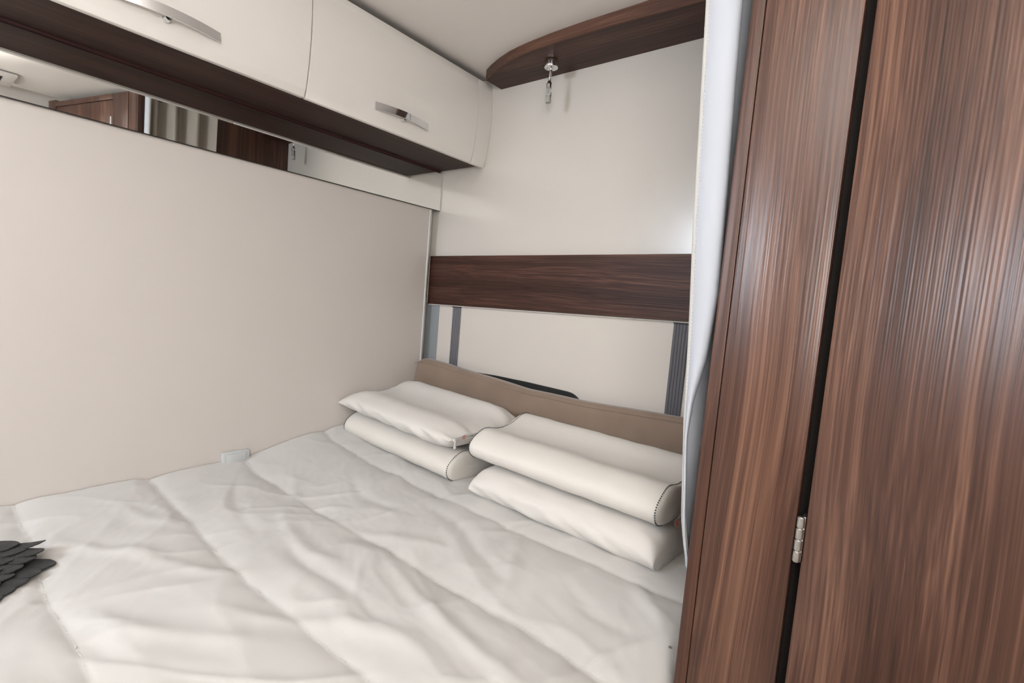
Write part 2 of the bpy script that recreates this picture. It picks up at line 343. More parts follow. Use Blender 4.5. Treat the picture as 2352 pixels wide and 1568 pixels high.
# ------------------------------------------------------------------ head wall: plank, straps, black hatch, bolster
pl = thing('headboard_plank', (0.72, -0.01, -0.05), 'wide horizontal walnut plank across the head wall above the pillows', 'plank')
def plank_z(x, top): return (0.1655 + 0.0155 * x) if top else (-0.0435 + 0.0205 * x)
pp = prism([(0.033, plank_z(0.033, 0)), (1.413, plank_z(1.413, 0)), (1.413, plank_z(1.413, 1)), (0.031, plank_z(0.031, 1))], (-0.0195, -0.0003), 'y', bev=0.0008)
obj('face_board', pp, M['wood_x'], pl)
obj('edge_strip', box(0.0265, 0.0300, -0.0185, -0.0003, -0.040, 0.165, 0.0006, 1), M['trim'], pl)
lb = prism([(0.034, -0.0475), (1.41, plank_z(1.41, 0) - 0.004), (1.41, plank_z(1.41, 0) - 0.0003), (0.034, plank_z(0.034, 0) - 0.0003)], (-0.012, -0.0003), 'y')
obj('lit_wall_strip', lb, M['hem'], pl)  # cream strip stands in for the lit wall below the plank
def strap(x0, x1, zt, label):
    t = thing('webbing_strap', ((x0 + x1) / 2, -0.008, -0.45), label, 'strap', 'webbing straps below the plank')
    b2 = bmesh.new(); prof = []
    n = 5; wd = (x1 - x0)
    for k in range(n):
        for s in range(9):
            a = s / 8; prof.append((x0 + wd * (k + a) / n, -0.0045 - 0.0022 * math.sin(math.pi * a) ** 0.8))
    prof = [(x0, -0.002)] + prof + [(x1, -0.002)]
    prism(prof, (-0.45, zt), 'z', b2)
    obj('webbing', b2, M['strap'], t, smooth='auto')
    obj('clip', box(x0 - 0.001, x1 + 0.001, -0.010, -0.0005, zt - 0.0005, zt + 0.0058, 0.0008, 1), M['black'], t)
strap(0.180, 0.226, -0.0475, 'ribbed grey strap hanging from the plank near the corner')
strap(1.142, 1.191, -0.0275, 'ribbed grey strap hanging from the plank beside the curtain')
hp = [(0.13, -0.60), (0.86, -0.60), (0.86, -0.385)]
for k in range(9):
    a = k / 8 * math.pi / 2; hp.append((0.785 + 0.075 * math.cos(a), -0.385 + 0.079 * math.sin(a)))
hp += [(0.60, -0.302), (0.45, -0.302), (0.30, -0.307), (0.205, -0.309)]
for k in range(1, 9):
    a = math.pi / 2 + k / 8 * math.pi / 2; hp.append((0.205 + 0.075 * math.cos(a), -0.384 + 0.075 * math.sin(a)))
hb = thing('wall_hatch', (0.5, -0.004, -0.60), 'black round-cornered panel on the head wall behind the taupe bolster', 'hatch')
obj('panel', prism(hp, (-0.007, -0.0005), 'y', bev=0.0012), M['black'], hb)
# bolster: rounded top edge following a slightly wavy line
TOP = [(0.03, -0.296), (0.10, -0.276), (0.186, -0.282), (0.339, -0.292), (0.478, -0.301), (0.648, -0.314), (0.867, -0.3145), (1.07, -0.307), (1.244, -0.298), (1.41, -0.295)]
def bol(u, v):
    x = 0.050 + (1.405 - 0.050) * u
    e = min(u, 1 - u) * 1.355; rr = 1 - (1 - min(1, e / 0.035)) ** 2.0
    rr = max(rr, 0) ** 0.5
    zt = lerp_tab(x, TOP) - 0.040 * (1 - rr); zb = -0.655
    a = v * 2 * math.pi; cy, hy = -0.060, 0.030
    c, s = math.cos(a), math.sin(a)
    py = cy + hy * (0.55 + 0.45 * rr) * math.copysign(abs(c) ** 0.55, c)
    zc, hz = (zt + zb) / 2, (zt - zb) / 2
    pz = zc + hz * math.copysign(abs(s) ** (0.16), s)
    return (x + 0.002 * noise.noise((x * 9, pz * 9, 1)), py + 0.004 * noise.noise((x * 5, pz * 6, 3)), pz + 0.002 * noise.noise((x * 7, 0, 9)))
bb = grid(bol, 90, 48); bmesh.ops.remove_doubles(bb, verts=bb.verts, dist=1e-5)
bt = thing('headboard_bolster', (0.72, -0.066, -0.655), 'taupe suede bolster standing behind the pillows along the head wall', 'cushion')
obj('cover', bb, M['suede'], bt, smooth=True)
obj('seam', tube([(0.055 + 1.345 * k / 60, -0.0895 + 0.004 * noise.noise(((0.055 + 1.345 * k / 60) * 5, -0.36 * 6, 3)), lerp_tab(0.05 + 1.345 * k / 60, TOP) - 0.012) for k in range(61)], 0.0012, 6), M['suede'], bt, smooth=True)

# ------------------------------------------------------------------ bed base, mattress, duvet
EDGE = [(-3.1, 0.95), (-2.2, 0.98), (-1.7, 1.02), (-1.42, 1.06), (-1.15, 1.22), (-0.9, 1.40), (-0.74, 1.462), (0.0, 1.41)]
def poly_edge(ins):
    p = [(0.05, -2.0), (lerp_tab(-2.0, EDGE) - ins, -2.0)]
    for y, x in EDGE:
        if -2.0 < y < -0.02: p.append((x - ins, y))
    return p + [(1.41 - ins, -0.02), (0.05, -0.02)]
bd = thing('bed', (0.7, -1.0, -1.20), 'bed base with mattress under the white duvet', 'bed')
obj('base', prism(poly_edge(0.07), (-1.1995, -0.85), 'z'), M['wood_y'], bd)
obj('mattress', prism(poly_edge(0.05), (-0.8495, -0.66), 'z', bev=0.02), M['mattress'], bd, smooth='auto')

SEAMS = [(-1.88, 3), (-1.61, 1), (-1.333, 5), (-1.055, 8), (-0.783, 2), (-0.50, 6), (-0.22, 4)]
def seam_y(k, x): y0, s = SEAMS[k]; return y0 + 0.018 * noise.noise((x * 2.2, s * 3.1, 0)) + 0.006 * noise.noise((x * 9, s * 3.1, 2))
CREASE = [  # long soft folds seen in the cloth: points (x, y), height
    ([(0.82, -0.80), (0.95, -0.845), (1.06, -0.872), (1.22, -0.892), (1.34, -0.90)], 0.012),
    ([(0.62, -0.93), (0.74, -0.955), (0.86, -0.94), (0.98, -0.955)], -0.010),
    ([(0.45, -0.86), (0.58, -0.905), (0.70, -0.925), (0.78, -0.90)], 0.009),
    ([(0.55, -0.80), (0.66, -0.79), (0.78, -0.74), (0.88, -0.70)], 0.007),
    ([(0.72, -0.58), (0.86, -0.60), (1.00, -0.66), (1.10, -0.70)], -0.008),
    ([(0.98, -0.50), (1.04, -0.60), (1.10, -0.70), (1.12, -0.76)], 0.009),
    ([(0.40, -0.62), (0.55, -0.66), (0.68, -0.64)], -0.007),
    ([(0.25, -0.70), (0.36, -0.78), (0.50, -0.80)], 0.006),
    ([(0.60, -1.30), (0.72, -1.27), (0.82, -1.20), (0.90, -1.13)], 0.008),
    ([(0.66, -1.33), (0.78, -1.30), (0.90, -1.24)], -0.006),
    ([(0.42, -1.20), (0.52, -1.16), (0.64, -1.10), (0.68, -1.05)], 0.007),
    ([(0.74, -1.15), (0.84, -1.10), (0.94, -1.02), (1.02, -0.97)], 0.007),
    ([(0.30, -1.29), (0.40, -1.24), (0.47, -1.17)], 0.008),
    ([(1.20, -0.62), (1.28, -0.66), (1.38, -0.66)], -0.006),
    ([(1.30, -0.47), (1.34, -0.55), (1.42, -0.60)], 0.006),
    ([(0.15, -1.15), (0.30, -1.12), (0.42, -1.05)], 0.005),
    ([(0.86, -0.98), (0.98, -1.00), (1.08, -0.96), (1.20, -0.97)], 0.007),
    ([(0.10, -0.82), (0.25, -0.90), (0.42, -0.95), (0.55, -0.97)], -0.006),
]
def seg_dist(P, a, b):
    ab = b - a; t = np.clip(((P - a) @ ab) / (ab @ ab), 0, 1); return np.linalg.norm(P - (a + t[:, None] * ab), axis=1)
NU, NV = 250, 330
VY = np.linspace(-2.02, -0.10, NV + 1)
def build_duvet():
    co = np.zeros(((NU + 1) * (NV + 1), 3)); k = 0
    for j, y in enumerate(VY):
        xe = lerp_tab(y, EDGE); tot = xe - 0.048 + 0.20
        for i in range(NU + 1):
            s = 0.048 + tot * i / NU
            if s <= xe - 0.03: x, drop = s, 0.0
            else:
                q = s - (xe - 0.03); r = 0.045
                a = min(q / r, math.pi / 2)
                x = xe - 0.03 + r * math.sin(a); drop = r * (1 - math.cos(a)) + max(0, q - r * math.pi / 2)
            co[k] = (x, y, -drop); k += 1
    flat = co.copy(); P2 = flat[:, :2]
    h = np.zeros(len(co)); z = np.zeros(len(co))
    for n_, (x, y, d) in enumerate(flat):
        head = sstep(-0.78, -0.46, y)
        base = -0.603 + 0.026 * head + 0.034 * math.exp(-(x - 0.045) / 0.16) * sstep(-0.95, -0.42, y) + 0.020 * math.exp(-(x - 0.045) / 0.10)
        # puff between the quilting seams
        ds = 9.0; kk = 0
        for s in range(len(SEAMS)):
            q = abs(y - seam_y(s, x))
            if q < ds: ds, kk = q, s
        puff = 0.012 * (1 - math.exp(-ds / 0.035))
        # pinched ruffles along each seam
        pinch = (0.0034 * math.exp(-ds / 0.06) + 0.0008) * noise.noise((x * 26 + 0.25 * y * 26 + kk * 7, y * 5, kk)) + 0.0012 * math.exp(-ds / 0.03) * noise.noise((x * 60 + kk * 5, y * 14, kk))
        wx, wy = x + 0.10 * noise.noise((x * 2.3, y * 2.3, 5)), y + 0.10 * noise.noise((x * 2.3, y * 2.3, 8))
        c, s_ = 0.86, -0.51
        a = c * wx + s_ * wy; b = -s_ * wx + c * wy
        rid = (1 - abs(noise.noise((a * 3.2, b * 7.0, 1.5)))) ** 4 * 0.0042
        rid2 = (1 - abs(noise.noise((b * 4.6 + 3, a * 11.0, 4.5)))) ** 5 * 0.0034
        soft = 0.005 * noise.noise((x * 4.5, y * 4.5, 12)) + 0.0013 * noise.noise((x * 14, y * 14, 2)) + 0.0010 * (1 - abs(noise.noise((a * 14, b * 34, 7)))) ** 3
        amt = 0.55 + 0.45 * sstep(0.05, 0.35, x)
        z[n_] = base + puff - 0.014 + (pinch + (rid + rid2) * amt + soft * amt) - 0.004
    for pts, hh in CREASE:
        dmin = np.full(len(co), 9.0)
        pts = [np.array(p) for p in pts]
        # densify with Catmull-Rom
        dense = []
        for i in range(len(pts) - 1):
            p0, p1, p2, p3 = pts[max(i - 1, 0)], pts[i], pts[i + 1], pts[min(i + 2, len(pts) - 1)]
            for t in np.linspace(0, 1, 5)[:-1]:
                dense.append(0.5 * (2 * p1 + (p2 - p0) * t + (2 * p0 - 5 * p1 + 4 * p2 - p3) * t * t + (-p0 + 3 * p1 - 3 * p2 + p3) * t ** 3))
        dense.append(pts[-1]); best = np.full(len(co), 9.0); along = np.zeros(len(co))
        for i in range(len(dense) - 1):
            dd = seg_dist(P2, dense[i], dense[i + 1]); up = dd < best; best = np.where(up, dd, best); along = np.where(up, (i + 0.5) / (len(dense) - 1), along)
        wgt = np.sin(np.pi * np.clip(along, 0.03, 0.97)) ** 0.6
        hh *= 0.42
        z += hh * wgt * np.exp(-(best / 0.015) ** 2) - 0.35 * hh * wgt * np.exp(-((best - 0.035) / 0.02) ** 2)
    co[:, 2] += z
    me = bpy.data.meshes.new('duvet')
    idx = np.arange((NU + 1) * (NV + 1)).reshape(NV + 1, NU + 1)
    f = np.stack([idx[:-1, :-1], idx[:-1, 1:], idx[1:, 1:], idx[1:, :-1]], -1).reshape(-1, 4)
    me.from_pydata(co.tolist(), [], f.tolist()); me.materials.append(M['duvet'])
    for p in me.polygons: p.use_smooth = True
    return me, co.reshape(NV + 1, NU + 1, 3)
dm, DUV = build_duvet()
dv = thing('duvet', (0, 0, 0), 'rumpled white quilted duvet covering the bed', 'duvet')
dv.location = (0.6, -1.0, Z0 - 0.62); dv['w0'] = tuple(dv.location)
do = bpy.data.objects.new('quilt', dm); COL.objects.link(do); do.parent = dv; do.location = Vector((0, 0, Z0)) - dv.location
def duv_z(x, y):
    j = min(max(int(round((y - VY[0]) / (VY[-1] - VY[0]) * NV)), 0), NV); row = DUV[j]
    return float(row[int(np.argmin(np.abs(row[:, 0] - x))), 2])
sb = bmesh.new()
for k in range(len(SEAMS)):
    for i in range(150):
        x = 0.03 + i * 0.0092
        y = seam_y(k, x)
        if x > lerp_tab(y, EDGE) - 0.04: break
        z = duv_z(x, y)
        box(x, x + 0.0055, y - 0.0007, y + 0.0007, z - 0.0008, z + 0.0005, bm=sb)
so = obj('quilting_stitches', sb, M['duvet'], dv); so['kind'] = 'stuff'
stn = bmesh.new()
for (x, y, r) in ((1.436, -0.647, 0.0035),):
    z = duv_z(x, y); lathe([(r, 0.0), (r * 0.8, 0.0012)], (x, y, z + 0.0006), 9, stn)
obj('stain', stn, mat('brown_stain', (0.22, 0.18, 0.15), 0.9), dv)

# ------------------------------------------------------------------ pillows
def contour_loop(D, hf, hd, hb_, n=64):
    """closed cross-section (y from 0 front to D back, z): front lobe, dip, taller back lobe"""
    pts = []
    def top(t): # t 0..1
        a = hf * math.exp(-((t - 0.20) / 0.19) ** 2) + hb_ * math.exp(-((t - 0.78) / 0.22) ** 2)
        return max(hd * (1 - 0.0 * t), a) if False else (hd + (hf - hd) * math.exp(-((t - 0.19) / 0.13) ** 2) + (hb_ - hd) * math.exp(-((t - 0.80) / 0.17) ** 2))
    m = n // 2
    for i in range(m):
        a = math.pi * (i + 0.5) / m; c = math.cos(a)
        t = 0.5 - 0.5 * math.copysign(abs(c) ** 0.75, c)
        rim = (1 - abs(2 * t - 1) ** 5.5) ** 0.5
        pts.append((t * D, 0.046 * (1 - rim) + top(t) * rim))
    for i in range(m):
        a = math.pi * (i + 0.5) / m; c = math.cos(a); t = 0.5 + 0.5 * math.copysign(abs(c) ** 0.75, c)
        rim = (1 - abs(2 * t - 1) ** 5.5) ** 0.5
        pts.append((t * D, 0.046 * (1 - rim) + 0.0 * rim))
    return pts
def pillow_frame(c, rotz, tilt=(0, 0)):
    return Matrix.Translation(Vector(c)) @ Matrix.Rotation(rotz, 4, 'Z') @ Matrix.Rotation(tilt[0], 4, 'X') @ Matrix.Rotation(tilt[1], 4, 'Y')
def contour_pillow(T, Lx, D, hf, hd, hb_, label, dots, seed):
    """local: x -Lx/2..Lx/2, y 0 (front)..D, z 0.."""
    t = thing('contour_pillow', T @ Vector((0, D / 2, 0)), label, 'pillow', 'pillows stacked at the head of the bed')
    loop = contour_loop(D, hf, hd, hb_); n = len(loop); cy = D / 2; cz = 0.045
    b2 = bmesh.new(); rings = []
    body = [-(Lx / 2 - 0.012) + (Lx - 0.024) * k / 40 for k in range(41)]
    secs = [(-Lx / 2, 0.90), (-Lx / 2 + 0.004, 0.955), (-Lx / 2 + 0.008, 0.985)] + [(x, 1.0) for x in body] + [(Lx / 2 - 0.008, 0.985), (Lx / 2 - 0.004, 0.955), (Lx / 2, 0.90)]
    def P(x, q, s):
        y = cy + (loop[q][0] - cy) * s; z = cz + (loop[q][1] - cz) * s
        wv = 0.0015 * noise.noise((x * 6 + seed, y * 9, z * 9)) + 0.0012 * noise.noise((x * 22 + seed, y * 16, z * 16))
        if abs(x) > Lx / 2 - 0.02: wv += 0.0010 * noise.noise((seed, y * 70, z * 40))
        return T @ Vector((x, y + wv, z + wv * (1 if z > 0.01 else 0.0)))
    for x, s in secs: rings.append([b2.verts.new(P(x, q, s)) for q in range(n)])
    for a, b in zip(rings[:-1], rings[1:]):
        for q in range(n): b2.faces.new((a[q], a[(q + 1) % n], b[(q + 1) % n], b[q]))
    for e, sg in ((rings[0], -1), (rings[-1], 1)):
        prev = e
        for s, bul in ((0.75, 0.003), (0.5, 0.005), (0.25, 0.006)):
            cur = []
            for q in range(n):
                y = cy + (loop[q][0] - cy) * s; z = cz + (loop[q][1] - cz) * s
                cur.append(b2.verts.new(T @ Vector((sg * (Lx / 2 + bul + 0.0022 * noise.noise((seed + sg, y * 75 + z * 40, z * 14))), y, z))))
            for q in range(n):
                b2.faces.new((prev[q], prev[(q + 1) % n], cur[(q + 1) % n], cur[q]) if sg > 0 else (cur[q], cur[(q + 1) % n], prev[(q + 1) % n], prev[q]))
            prev = cur
        b2.faces.new(prev)
    obj('cover', b2, M['pillow'], t, smooth=True)
    for sg in (-1, 1):
        db = bmesh.new(); pts = [T @ Vector((sg * (Lx / 2 - 0.009), cy + (p[0] - cy) * 1.004, cz + (p[1] - cz) * 1.004)) for p in loop]
        per = sum((pts[(i + 1) % n] - pts[i]).length for i in range(n)); cnt = int(per / 0.0062); step = per / cnt; acc = 0.0; nxt = 0.0
        for i in range(n):
            a, b = pts[i], pts[(i + 1) % n]; l = (b - a).length
            while nxt <= acc + l and l > 0:
                p = a + (b - a) * ((nxt - acc) / l); tang = (b - a).normalized()
                lathe([(0.0009, -0.0016), (0.0018, -0.0007), (0.0018, 0.0007), (0.0009, 0.0016)], p, 6, db, dirv=tang); nxt += step
            acc += l
        o = obj('dotted_piping', db, dots, t); o['label'] = 'dark dotted seam'
    return t

# contour pillows: lower left, upper right
TLL = pillow_frame((0.356, -0.437, -0.580), math.radians(-1.0), (0, math.radians(1.6)))
p_ll = contour_pillow(TLL, 0.588, 0.335, 0.100, 0.088, 0.108, 'cream contour pillow at the bottom of the stack by the side wall', M['dots'], 2.0)
TUR = pillow_frame((1.018, -0.445, -0.492), math.radians(-1.0), (math.radians(1.5), math.radians(0.5)))
p_ur = contour_pillow(TUR, 0.602, 0.338, 0.094, 0.080, 0.112, 'cream contour pillow with dotted seams on top of the stack by the curtain', M['dots'], 9.0)

def cased_pillow(T, Lx, D, hf, hd, hb_, label, seed, ex=0.62, rag=1.0, sharp=9.0, low=False):
    """a pillow in a loose case: both ends close to a flat seam with pointed corners"""
    t = thing('cased_pillow', T @ Vector((0, D / 2, 0)), label, 'pillow', 'pillows stacked at the head of the bed')
    loop = contour_loop(D, hf, hd, hb_, 72); n = len(loop); cy = D / 2; b2 = bmesh.new(); rings = []; K = 120
    for k in range(K + 1):
        uu = -1 + 2 * k / K; uu = math.copysign(abs(uu) ** 0.72, uu)
        x = uu * Lx / 2; s = max(1 - abs(uu) ** sharp, 0) ** ex
        ring = []
        for y0, z0 in loop:
            mid = (0.046 if uu > 0 else 0.046 - 0.024 * sstep(0, 1, -uu)) if not low else 0.046 - 0.034 * sstep(0.6, 1, abs(uu))
            tt = y0 / D; edge = abs(2 * tt - 1)
            midc = mid + 0.012 * math.sin(tt * math.pi * 1.6 + 0.6) * (1 - s)
            z = midc + (z0 - midc) * max(s, 0.015); yy = cy + (y0 - cy) * (1.0 + (-0.05 if low else 0.012) * (1 - s))
            xx = x + ((-0.012 if low else 0.010) * edge ** 4 * (1 - s)) * (1 if uu > 0 else -1)
            w1 = noise.noise((x * 7 + seed, yy * 8, 1)) * 0.003 + noise.noise((x * 30 + seed, yy * 13, 2)) * 0.0016 * rag
            gath = abs(uu) ** 5 * noise.noise((seed + x, yy * 48, z * 10)) * 0.0085 * rag
            top_ = 1.0 if z0 > 0.03 else (0.25 if z0 > 0.008 else 0.0)
            front = 1.0 if tt < 0.12 else 0.0
            fr = noise.noise((x * 16 + z * 34 + seed, z * 22 - x * 5, 6)) * 0.0080 * rag * front
            ring.append(b2.verts.new(T @ Vector((xx, yy - fr, z + (w1 + gath) * top_))))
        rings.append(ring)
    for a, b in zip(rings[:-1], rings[1:]):
        for q in range(n): b2.faces.new((a[q], a[(q + 1) % n], b[(q + 1) % n], b[q]))
    b2.faces.new(rings[0][::-1]); b2.faces.new(rings[-1])
    ends = [(rings[-1][q].co.copy(), rings[-1][(n - 1 - q)].co.copy()) for q in range(n // 2)]
    endline = [(a + b) / 2 for a, b in ends]
    obj('case', b2, M['pillow_case'], t, smooth=True)
    return t, endline
TUL = pillow_frame((0.368, -0.462, -0.4745), math.radians(-3.0), (math.radians(2.0), math.radians(1.0)))
p_ul, line = cased_pillow(TUL, 0.630, 0.345, 0.085, 0.074, 0.108, 'white zipped pillowcase pillow on top of the stack by the side wall', 5.0)
# zip along the right-hand end of the upper left pillow
X3 = (TUL.to_3x3() @ Vector((1, 0, 0)))
for off in (-0.0028, 0.0028):
    z_ = obj('zip_tape', tube([p + X3 * 0.0012 + Vector((0, 0, off)) for p in line[2:-1]], 0.0014, 6), M['zip'], p_ul, smooth=True)
zm = obj('zip_teeth', tube([p + X3 * 0.0010 for p in line[2:-1]], 0.0010, 6), M['plastic'], p_ul, smooth=True)
zp = line[4] + X3 * 0.0045
sl = obj('zip_slider', box(zp.x - 0.003, zp.x + 0.004, zp.y - 0.005, zp.y + 0.005, zp.z - 0.004, zp.z + 0.004, 0.0015, 2), M['zip'], p_ul, smooth='auto')
pb = box(zp.x + 0.0035, zp.x + 0.0055, zp.y - 0.0032, zp.y + 0.0032, zp.z - 0.023, zp.z - 0.001, 0.0009, 2)
lathe([(0.0045, 0.0), (0.0050, 0.0005), (0.0050, 0.0018), (0.0045, 0.0024)], (zp.x + 0.0033, zp.y, zp.z - 0.0225), 16, pb, dirv=(1, 0, 0))
lathe([(0.0016, 0.0), (0.0016, 0.003)], (zp.x + 0.0030, zp.y, zp.z - 0.0225), 10, pb, dirv=(1, 0, 0))
pt = obj('zip_pull', pb, M['zip'], sl, smooth='auto'); pt['label'] = 'small white zip pull'

def text_obj(body, size, T, m, parent, name='lettering'):
    cu = bpy.data.curves.new(name, 'FONT'); cu.body = body; cu.size = size; cu.extrude = 0.0002
    o = bpy.data.objects.new(name, cu); me = bpy.data.meshes.new_from_object(o); bpy.data.objects.remove(o); bpy.data.curves.remove(cu)
    me.materials.append(m); o = bpy.data.objects.new(name, me); COL.objects.link(o); o.parent = parent
    o.matrix_local = Matrix.Translation(-Vector(parent['w0'])) @ Matrix.Translation((0, 0, Z0)) @ T
    return o
def plane_T(p, xdir, ydir):
    x = Vector(xdir).normalized(); z = x.cross(Vector(ydir)).normalized(); y = z.cross(x)
    return Matrix(((x.x, y.x, z.x, p[0]), (x.y, y.y, z.y, p[1]), (x.z, y.z, z.z, p[2]), (0, 0, 0, 1)))
def quad_slab(T, x0, x1, y0, y1, th, bm=None):
    b2 = box(x0, x1, y0, y1, 0, th); bmesh.ops.transform(b2, matrix=T, verts=b2.verts)
    return merge(bm, b2) if bm is not None else b2
# sewn tag over the zip
i0 = 9; tp = line[i0] + X3 * 0.004; td = (line[i0 + 8] - line[i0]).normalized()
TT = plane_T(tp, td, (0.25, 0, 1))
tg = obj('label_tag', quad_slab(TT, 0.0, 0.072, -0.007, 0.007, 0.0006), M['tag'], p_ul); tg['label'] = 'white sewn tag with red striped mark'
rb = bmesh.new()
for k in range(4):
    quad_slab(TT @ Matrix.Translation((0, 0, 0.0006)), 0.001 + (0.002 if k in (0, 3) else 0), 0.0165, -0.0062 + k * 0.0033, -0.0062 + k * 0.0033 + 0.0021, 0.0002, rb)
obj('striped_mark', rb, M['red'], tg)
text_obj('EXCANSIL', 0.0070, TT @ Matrix.Translation((0.0195, -0.0028, 0.0007)), M['ink'], tg)
text_obj('2YZ', 0.0095, TT @ Matrix.Translation((0.0560, -0.0022, 0.0007)), M['ink'], tg)

TLR = pillow_frame((1.038, -0.462, -0.592), math.radians(-1.0), (0, math.radians(0.3)))
p_lr, line2 = cased_pillow(TLR, 0.592, 0.358, 0.098, 0.092, 0.100, 'white pillowcase pillow at the bottom of the stack by the curtain', 14.0, 0.34, 1.0, 14.0, True)
# tag hanging at the end of the upper right pillow
tp = TUR @ Vector((0.3155, 0.070, 0.006)); TT = plane_T(tp, (0.02, 1.0, 0.22), (-0.25, 0, 1))
tg = obj('label_tag', quad_slab(TT, 0.0, 0.075, -0.008, 0.008, 0.0006), M['tag'], p_ur); tg['label'] = 'white sewn tag with red striped mark'
rb = bmesh.new()
for k in range(4): quad_slab(TT @ Matrix.Translation((0, 0, 0.0006)), 0.0005 + k * 0.0046, 0.0005 + k * 0.0046 + 0.0032, -0.0078, 0.0078, 0.0002, rb)
obj('striped_mark', rb, M['red'], tg)
text_obj('EXCANSIL', 0.0075, TT @ Matrix.Translation((0.021, -0.0030, 0.0007)), M['ink'], tg)

# ------------------------------------------------------------------ curtain
LEAD = [(-0.62, 1.412), (-0.45, 1.402), (-0.40, 1.386), (-0.37, 1.376), (-0.33, 1.366), (-0.166, 1.347), (-0.014, 1.336), (0.155, 1.320), (0.303, 1.310), (0.487, 1.297), (0.669, 1.283), (0.85, 1.272)]
FOLD = [(-0.62, 1.425), (-0.45, 1.415), (-0.39, 1.398), (-0.20, 1.376), (-0.135, 1.381), (-0.066, 1.397), (0.034, 1.406), (0.196, 1.400), (0.356, 1.392), (0.604, 1.383), (0.85, 1.375)]
def curtain_path(z):
    xl, xf = lerp_tab(z, LEAD), lerp_tab(z, FOLD)
    bl = max((1.7 - xl) / 1.09, 0.2865); bp = 0.282; bf = min(max((1.7 - xf) / 1.02, bp + 0.002), bl - 0.001)
    ff = (bl - bf) / (bl - bp)
    wob = lambda k: 0.10 * noise.noise((z * 2.5, k * 3.3, 7))
    wedge = [(0.0, -0.704), (ff * 0.30, -0.711), (ff * 0.65, -0.712), (ff * 0.93, -0.706), (ff, -0.695), (ff * 0.92, -0.684), (ff * 0.7, -0.677), (0.52 + wob(1), -0.666), (0.86, -0.655), (1.00, -0.641),
             (0.80, -0.626), (0.42 + wob(2), -0.613), (0.30, -0.600), (0.55, -0.586), (0.92 + wob(3), -0.572), (1.00, -0.556), (0.76, -0.541), (0.40 + wob(4), -0.526), (0.30, -0.511), (0.55, -0.496), (0.90 + wob(5), -0.481), (0.82, -0.463), (0.50, -0.446), (0.30, -0.430)]
    ctl = [(1.7 - (bl + (bp - bl) * q) * (y + 1.52), y) for q, y in wedge]
    out = []
    for i in range(len(ctl) - 1):
        p0, p1, p2, p3 = (Vector(ctl[max(i - 1, 0)]), Vector(ctl[i]), Vector(ctl[i + 1]), Vector(ctl[min(i + 2, len(ctl) - 1)]))
        for q in range(5):
            t = q / 5; out.append(0.5 * (2 * p1 + (p2 - p0) * t + (2 * p0 - 5 * p1 + 4 * p2 - p3) * t * t + (-p0 + 3 * p1 - 3 * p2 + p3) * t ** 3))
    out.append(Vector(ctl[-1])); return out
NZ = 70; zs = [-0.41 + 1.25 * k / NZ for k in range(NZ + 1)]
paths = [curtain_path(z) for z in zs]
ct = thing('curtain', (1.40, -0.57, -0.41), 'hanging curtain with white lining gathered beside the walnut post', 'curtain')
def layer(side, off, a, b):
    b2 = bmesh.new(); R = []
    for z, p in zip(zs, paths):
        row = []
        for i in range(a, b):
            t = (p[min(i + 1, len(p) - 1)] - p[max(i - 1, 0)]).normalized(); nrm = Vector((t.y, -t.x)) * side
            row.append(b2.verts.new((p[i].x + nrm.x * off, p[i].y + nrm.y * off, z)))
        R.append(row)
    for r0, r1 in zip(R[:-1], R[1:]):
        for i in range(len(r0) - 1): b2.faces.new((r0[i], r0[i + 1], r1[i + 1], r1[i]))
    return b2
npth = len(paths[0])
# the lining faces the aisle, the cloth faces the bed; the side is chosen by the path's direction
lo = obj('lining', layer(1, 0.0016, 0, npth - 4), M['lining'], ct, smooth=True); lo['label'] = 'white lining'
co_ = obj('cloth', layer(1, -0.0016, 0, npth), M['curtain'], ct, smooth=True); co_['label'] = 'taupe cloth'
hm = bmesh.new(); grid(lambda u, v: (lambda p, z, th: (p[0].x + 0.0006 - 0.0040 * math.cos(th), p[0].y - 0.0045 * math.sin(th), z))(paths[int(round(u * NZ))], zs[int(round(u * NZ))], math.pi * 2 * v), NZ, 10, hm)
obj('hem', hm, mat('curtain_hem', (0.45, 0.44, 0.42), 0.75), ct, smooth=True)
st = bmesh.new()
for k in range(210):
    z = -0.40 + k * 0.0060
    p = curtain_path(z); q0 = p[2]; t = (p[3] - p[1]).normalized(); nrm = Vector((t.y, -t.x))
    lathe([(0.0003, -0.0017), (0.0007, -0.0008), (0.0007, 0.0008), (0.0003, 0.0017)], (q0.x + nrm.x * 0.0022, q0.y + nrm.y * 0.0022, z), 5, st)
obj('stitching', st, M['stitch'], ct)
obj('rail', box(1.36, 1.40, -0.72, -0.40, 0.842, 0.868, 0.003, 1), M['trim'], ct)

